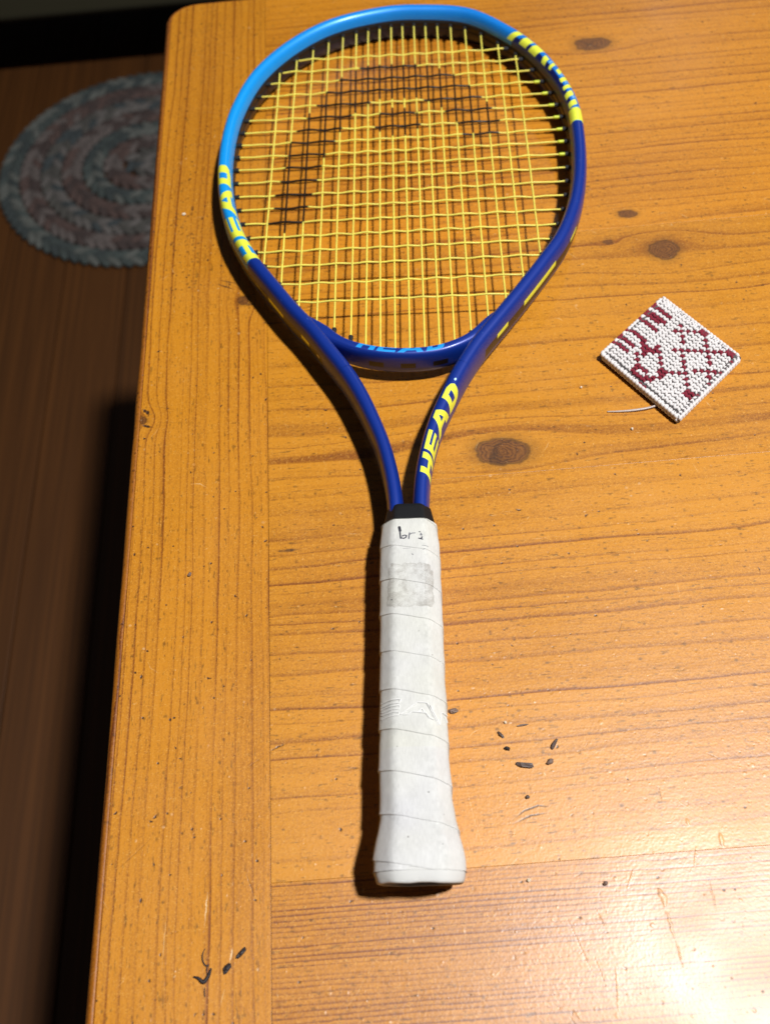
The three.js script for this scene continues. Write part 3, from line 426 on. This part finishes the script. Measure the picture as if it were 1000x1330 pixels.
// ---------------------------------------------------------------- knitted pad
{
  const c0 = [0.14319, -0.38022], u1 = new THREE.Vector2(0.74, -0.672).normalize(), u2 = new THREE.Vector2(0.545, 0.838).normalize();  // b along u1, a along u2
  const pad = thing('knitted_pad', 'small white knitted pad with a dark red pattern at the right of the racket', 'coaster', [c0[0], 0, c0[1]]);
  const W2 = (a, b, y) => [(u2.x * a + u1.x * b) / 1000, y, (u2.y * a + u1.y * b) / 1000];
  const A0 = -3.5, A1 = 61, B0 = 0, B1 = 62, cell = 3.15, cb = 2.9;
  const RED = [[10.6, 22.5], [15.4, 24.4], [19.3, 27.5], [12.4, 15], [15.5, 18.8], [13, 19.6], [15.7, 11.3], [18.7, 7.9], [18.7, 3.4], [18.8, 5.4], [23.8, 7.7], [21, 9.6], [23.6, 1.6], [26.6, 3.7], [29.7, 1.1], [29.5, 6.8], [31.5, 9.9], [33.1, 11.7], [27, 1], [21, 2]];
  const isRed = (a, b) => {
    if (a < 9.6 + 2.5 * Math.sin(b) && [[11.5, 1.6], [17.6, 2.3], [24.9, 1.7], [38.5, 1.7], [45.4, 2.4], [52.5, 1.7]].some(([m, w]) => Math.abs(b - m) < w)) return true;
    if (RED.some(([p, q]) => Math.abs(a - p) < 1.75 && Math.abs(b - q) < 1.6)) return true;
    if (a > 18 && b > 13) { const p = ((a - 20 + b - 27) % 22 + 22) % 22, q = ((a - 20 - b + 27) % 22 + 22) % 22; return p < 2.6 || q < 2.6; }
    return false;
  };
  const geos = { white: [], red: [] }, r = rng(31), ball = new THREE.SphereGeometry(1, 8, 6), e = new THREE.Euler(), M = new THREE.Matrix4(), Q = new THREE.Quaternion();
  const yaw = Math.atan2(-u1.y, u1.x);
  for (let a = A0; a < A1; a += cell) for (let b = B0; b < B1; b += cb) for (const s of [-1, 1]) {
    const edge = Math.min(a - A0, A1 - a, b - B0, B1 - b), drop = edge < 2 ? 0.0011 : 0, g = ball.clone();
    Q.setFromEuler(e.set(0, yaw + s * 0.55 + (r() - 0.5) * 0.3, (r() - 0.5) * 0.3)); M.compose(new THREE.Vector3(...W2(a + s * cell * 0.23 + (r() - 0.5) * 0.5, b + (r() - 0.5) * 0.45, 0.0056 - drop + (r() - 0.5) * 0.0003)), Q, new THREE.Vector3(0.00175 * (0.85 + 0.3 * r()), 0.0009 * (0.8 + 0.4 * r()), 0.00092 * (0.85 + 0.3 * r()))); g.applyMatrix4(M); geos[isRed(a, b) ? 'red' : 'white'].push(g);
  }
  // rolled edge loops round the outside
  for (let k = 0; k < 2; k++) for (let b = B0; b < B1; b += 2.7) for (const a of [A0 - 1.4, A1 + 0.3]) { const g = ball.clone(); Q.setFromEuler(e.set(0.5 * k, yaw + 0.2, 0)); M.compose(new THREE.Vector3(...W2(a, b + k * 1.3, 0.0046 - 0.002 * k)), Q, new THREE.Vector3(0.0019, 0.0013, 0.0012)); g.applyMatrix4(M); geos[a < 0 && isRed(0, b) ? 'red' : 'white'].push(g); }
  for (let k = 0; k < 2; k++) for (let a = A0; a < A1; a += 2.7) for (const b of [B0 - 1.3, B1 + 0.3]) { const g = ball.clone(); Q.setFromEuler(e.set(0, yaw + 1.4, 0.4)); M.compose(new THREE.Vector3(...W2(a + k * 1.3, b, 0.0046 - 0.002 * k)), Q, new THREE.Vector3(0.0019, 0.0013, 0.0012)); g.applyMatrix4(M); geos.white.push(g); }
  const wool = (c) => phys({ color: c, roughness: 0.95, sheen: 0.3, sheenRoughness: 0.6, sheenColor: new THREE.Color(1, 1, 1) });
  const base = new THREE.Shape(); [[A0 - 0.8, B0 - 0.8], [A1, B0 - 0.8], [A1, B1], [A0 - 0.8, B1]].forEach(([a, b], i) => { const p = W2(a, b, 0); base[i ? 'lineTo' : 'moveTo'](p[0], -p[2]); });
  const bg = new THREE.ExtrudeGeometry(base, { depth: 0.0032, bevelEnabled: true, bevelThickness: 0.0008, bevelSize: 0.0006, bevelSegments: 2 }); bg.rotateX(-Math.PI / 2); bg.translate(0, 0.0011, 0);
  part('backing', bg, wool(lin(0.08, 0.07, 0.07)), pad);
  part('white_stitches', mergeGeometries(geos.white), wool(lin(0.66, 0.63, 0.62)), pad).userData.kind = 'stuff';
  part('red_stitches', mergeGeometries(geos.red), wool(lin(0.19, 0.010, 0.026)), pad).userData.kind = 'stuff';
  const tc = new THREE.CatmullRomCurve3([[136.3, 0.0006, -341.2], [144.6, 0.0007, -340.5], [153, 0.001, -340.3], [161.5, 0.0014, -340.9], [169.5, 0.0018, -343], [177, 0.001, -347]].map(([x, y, z]) => new THREE.Vector3(x / 1000, y, z / 1000)));
  const tg = new THREE.TubeGeometry(tc, 40, 0.0008, 8), tp = tg.attributes.position; for (let i = 0; i <= 40; i++) { const p = tc.getPointAt(i / 40), k = 0.25 + 0.75 * Math.sin(Math.PI * clamp(i / 44 + 0.08)); for (let q = 0; q <= 8; q++) { const n = i * 9 + q; tp.setXYZ(n, p.x + (tp.getX(n) - p.x) * k, p.y + (tp.getY(n) - p.y) * k * 0.7, p.z + (tp.getZ(n) - p.z) * k); } }
  single('loose_thread', tg, std({ color: lin(0.42, 0.34, 0.3), roughness: 0.35 }), 'thin pale bent thread on the table below the knitted pad', 'thread');
}

// ---------------------------------------------------------------- crumbs on the table
{
  const dark = std({ color: lin(0.085, 0.058, 0.05), roughness: 0.55 }), grey = std({ color: lin(0.17, 0.115, 0.09), roughness: 0.5 }), coal = std({ color: lin(0.018, 0.012, 0.012), roughness: 0.6 }), pale = std({ color: lin(0.7, 0.6, 0.45), roughness: 0.7 });
  function lump(lx, ly, lz, seed, sq = 2) { const g = new THREE.SphereGeometry(1, 9, 6), p = g.attributes.position; for (let i = 0; i < p.count; i++) { let [x, y, z] = [p.getX(i), p.getY(i), p.getZ(i)]; const k = 1 + 0.36 * noise(x * 2.1 + seed, y * 2.1 + z * 1.7 + seed) + 0.26 * noise(x * 5 + seed, y * 5 + z * 4.3); const f = (v) => Math.sign(v) * Math.abs(v) ** (2 / sq); p.setXYZ(i, f(x) * lx * k / 1000, f(y) * ly * k / 1000, f(z) * lz * k / 1000); } const f2 = g.toNonIndexed(); f2.computeVertexNormals(); f2.translate(0, ly / 1000 * 0.9, 0); return f2; }
  const G = 'crumbs scattered on the table';
  const C = (x, z, turn, geo, mat, label) => single('crumb', geo, mat, label, 'crumb', [x / 1000, 0, z / 1000], turn, G);
  C(24.6, -156.6, 0.1, lump(2.4, 1.2, 1.5, 3), grey, 'smooth oval brown seed-like crumb touching the right side of the grip');
  C(46.8, -142, -0.9, lump(2.1, 0.8, 0.8, 7, 2.4), dark, 'short tapered brown crumb nearest the grip in the scattered cluster');
  C(49.2, -134.6, -0.6, lump(1.3, 1.0, 1.0, 9), coal, 'small round dark crumb left of the largest dark rod');
  C(56.8, -125.2, -0.22, lump(4.2, 1.1, 1.2, 11, 3.2), dark, 'largest dark rod-shaped crumb, lying level in the cluster beside the grip');
  C(72.8, -135, 0.95, lump(2.8, 0.9, 0.9, 15, 3), dark, 'grey rod-shaped crumb tilted up to the right above a grey lump');
  C(69.4, -126, 0.3, lump(1.6, 1.2, 1.4, 19), grey, 'small grey lump just under the tilted rod-shaped crumb');
  C(55.8, -109.2, 0.3, lump(1.0, 1.1, 1.1, 23), dark, 'tiny pointed dark crumb above the dark double scuff on the table');
  C(58.3, -146.4, 0.1, lump(3.0, 0.5, 0.5, 27), grey, 'thin sliver of a crumb, topmost of the cluster beside the grip');
  C(50, -148.3, 0, lump(0.8, 0.8, 0.7, 29), pale, 'tiny pale crumb left of the thin sliver');
  C(-83.4, -47.8, 0.75, lump(2.8, 0.9, 0.9, 37, 3.2), coal, 'black rod-shaped crumb on the end plank near the lower left');
  C(-90.2, -41.2, 1.1, lump(2.4, 1.0, 1.4, 41), coal, 'black tapered crumb between the black rod and the black forked bit');
  C(-114.7, -251, 1, lump(1.3, 0.9, 1.0, 43), grey, 'lone grey grit speck on the end plank left of the collar');
  C(148.4, -326.6, 0, lump(0.9, 0.8, 0.8, 47), pale, 'tiny white speck on the table under the knitted pad and thread');
  C(123.9, -361.7, 0, lump(0.8, 0.7, 0.7, 51), pale, 'tiny white speck left of the knitted pad corner');
  C(-129.5, -552.5, 0, lump(1.2, 0.8, 1.0, 53), pale, 'pale speck on the end plank left of the yellow lettering');
  C(86, -66, 0, lump(1.1, 1.0, 1.0, 57), grey, 'small grey crumb in the glare at the lower right');
  C(51, -70, 0, lump(1.0, 0.9, 0.9, 59), pale, 'pale bead-like crumb right of the butt of the grip');
  // forked black bit with a curl of hair-thin fibre
  const bit = thing('black_fibre', 'black forked bit with a thin curled tail on the end plank at lower left', 'fibre', [-0.1008, 0, -0.0375]);
  const tube = (pts, r0) => { const c = new THREE.CatmullRomCurve3(pts.map(([x, y, z]) => new THREE.Vector3(x / 1000, y / 1000, z / 1000))), g = new THREE.TubeGeometry(c, 30, r0 / 1000, 8), p = g.attributes.position; for (let i = 0; i <= 30; i++) { const q = c.getPointAt(i / 30), k = 0.25 + 0.75 * Math.sin(Math.PI * clamp(i / 30, 0.06, 0.94)) ** 0.7; for (let n = i * 9; n < i * 9 + 9; n++) p.setXYZ(n, q.x + (p.getX(n) - q.x) * k, Math.max(0.0001, q.y + (p.getY(n) - q.y) * k), q.z + (p.getZ(n) - q.z) * k); } return g; };
  part('fork', tube([[-4.6, 0.6, -1.4], [-2.4, 0.8, -0.6], [0, 0.8, 1.2], [2.2, 0.9, -1.2], [3.6, 1.4, -4.4]], 0.95), coal, bit);
  part('tail', tube([[1.6, 0.7, -1.6], [1.4, 0.8, -4.6], [2.2, 0.7, -6.2], [1, 0.8, -5.6], [-0.6, 0.9, -8.4], [-0.6, 0.9, -11], [0.4, 0.8, -13]], 0.32), coal, bit);
  part('tail', tube([[0.6, 0.5, 3.4], [0.5, 0.5, 5.6], [0.7, 0.4, 7.6]], 0.28), coal, bit);
}

// ---------------------------------------------------------------- floor, braided rug and the dark furniture beyond
const FLOOR = -0.72;
{
  const W = 512, H = 512, px = new Uint8Array(W * H * 4); for (let j = 0; j < H; j++) for (let i = 0; i < W; i++) { const n = 0.5 + 0.5 * fbm(i * 0.11, j * 0.012, 4) + 0.12 * noise(i * 0.9, j * 0.05), o = (j * W + i) * 4; [0.068, 0.024, 0.0045].forEach((v, q) => { px[o + q] = toS(v * (0.55 + 0.8 * n)); }); px[o + 3] = 255; }
  const tx = dataTex(W, H, px, true);
  const sub = new THREE.BoxGeometry(5, 0.03, 5.6); sub.translate(0.2, FLOOR - 0.036, -1.6);
  const floor = part('floor', sub, std({ color: lin(0.02, 0.012, 0.008), roughness: 0.9 }), scene); floor.userData = { kind: 'structure' };
  const r = rng(6), mats = [0.8, 1, 1.15].map((k) => std({ map: tx, roughness: 0.5, color: new THREE.Color(k, k, k) }));
  for (let k = 0; k < 40; k++) { const w = 0.118, x = -2.2 + k * 0.12, g = new RoundedBoxGeometry(w, 0.02, 5.5, 1, 0.0015), p = g.attributes.position, uv = []; const o = r(); for (let i = 0; i < p.count; i++) uv.push(p.getX(i) * 3 + o, p.getZ(i) * 0.5 + o * 3); g.setAttribute('uv', new THREE.Float32BufferAttribute(uv, 2)); g.translate(x, FLOOR - 0.0102, -1.6); part('plank', g, mats[r() * 3 | 0], floor); }
}
{
  const rug = thing('braided_rug', 'oval braided rug of grey, teal and pinkish rows on the floor beside the table', 'rug', [-0.44, FLOOR, -1.675]);
  const SP0 = 0, SP1 = 0.62, lobe = new THREE.SphereGeometry(1, 8, 6), r = rng(12);
  const PAL = [[[0.15, 0.19, 0.18], [0.30, 0.32, 0.29], [0.11, 0.14, 0.14]], [[0.24, 0.15, 0.13], [0.33, 0.27, 0.25], [0.16, 0.11, 0.10]], [[0.20, 0.19, 0.17], [0.34, 0.31, 0.29], [0.12, 0.15, 0.16]]];
  const mat = std({ vertexColors: true, roughness: 0.95 });
  for (let k = 0; k < 7; k++) {
    const R = 0.022 + k * 0.043, geos = [], len = 2 * (SP1 - SP0) + 2 * Math.PI * R, n = Math.round(len / 0.021);
    for (let i = 0; i < n; i++) for (const s of [-1, 1]) {
      let d = (i + (s > 0 ? 0.5 : 0)) / n * len, x, z, dir; const L = SP1 - SP0, arc = Math.PI * R;
      if (d < L) { x = SP0 + d; z = -R; dir = 0; } else if ((d -= L) < arc) { const a = -Math.PI / 2 + d / R; x = SP1 + R * Math.cos(a); z = R * Math.sin(a); dir = -(a + Math.PI / 2); } else if ((d -= arc) < L) { x = SP1 - d; z = R; dir = Math.PI; } else { d -= L; const a = Math.PI / 2 + d / R; x = SP0 + R * Math.cos(a); z = R * Math.sin(a); dir = -(a + Math.PI / 2); }
      const g = lobe.clone(), c = PAL[k % 2 ? 1 : k % 4 ? 0 : 2][r() * 3 | 0], nx = Math.sin(dir), nz = Math.cos(dir);
      g.applyMatrix4(new THREE.Matrix4().compose(new THREE.Vector3(x + nx * s * 0.0095, 0.006, z + nz * s * 0.0095), new THREE.Quaternion().setFromEuler(new THREE.Euler(0, dir + s * 0.62, 0)), new THREE.Vector3(0.0195, 0.0068, 0.0086)));
      const col = []; for (let q = 0; q < g.attributes.position.count; q++) { const f = 0.23 + 0.14 * r(); col.push(c[0] * f, c[1] * f, c[2] * f); } g.setAttribute('color', new THREE.Float32BufferAttribute(col, 3)); geos.push(g);
    }
    part('braid', mergeGeometries(geos), mat, rug);
  }
}
{
  const sofa = thing('sofa', 'dark olive sofa front standing on the floor beyond the braided rug', 'sofa', [-0.5, FLOOR, -2.0]);
  const cloth = std({ color: lin(0.030, 0.026, 0.010), roughness: 0.95 }), wood = std({ color: lin(0.008, 0.007, 0.006), roughness: 0.6 });
  const b = new RoundedBoxGeometry(2.0, 0.26, 0.7, 4, 0.02); b.translate(0.1, 0.27, -0.30); part('base', b, cloth, sofa);
  for (const x of [-0.75, 0.95]) for (const z of [-0.1, -0.6]) { const l = new THREE.CylinderGeometry(0.022, 0.016, 0.106, 14); l.translate(x, 0.053, z); part('leg', l, wood, sofa); }
}

// ---------------------------------------------------------------- the lamp that lights it, out of the picture up to the right
{
  const lamp = thing('pendant_lamp', 'white glass globe lamp hanging above and to the right of the table', 'lamp', LAMP_AT);
  const g = new THREE.SphereGeometry(LAMP_R + 0.004, 32, 20); part('glowing_globe', g, std({ color: lin(0.8, 0.78, 0.74), emissive: lin(1, 0.93, 0.82), emissiveIntensity: 6, roughness: 0.4 }), lamp);
  const cap = new THREE.CylinderGeometry(0.03, 0.042, 0.05, 24); cap.translate(0, LAMP_R + 0.02, 0); part('cap', cap, std({ color: lin(0.5, 0.5, 0.5), metalness: 0.8, roughness: 0.35 }), lamp);
  const cord = new THREE.CylinderGeometry(0.004, 0.004, 0.7, 8); cord.translate(0, LAMP_R + 0.39, 0); part('cord', cord, std({ color: lin(0.03, 0.03, 0.03), roughness: 0.7 }), lamp);
  const far = lamp.clone(); far.children[0].material = far.children[0].material.clone(); far.children[0].material.emissiveIntensity = 0.6; far.name = numbered('pendant_lamp'); far.position.set(1.5, 2.2, -4.4); far.userData = { label: 'second white globe lamp, far behind the table', category: 'lamp' }; scene.add(far);
  const p2 = new THREE.PointLight(new THREE.Color().setRGB(1, 0.97, 0.95), LAMP_I * 0.05, 0, 2); p2.position.copy(far.position); p2.castShadow = true; p2.shadow.radius = LAMP_R / 0.02; scene.add(p2);
  const pl = new THREE.PointLight(new THREE.Color().setRGB(1, 0.99, 0.985), LAMP_I, 0, 2); pl.position.set(...LAMP_AT); pl.castShadow = true; pl.shadow.radius = LAMP_R / 0.02; scene.add(pl);
}
renderer.render(scene, camera);
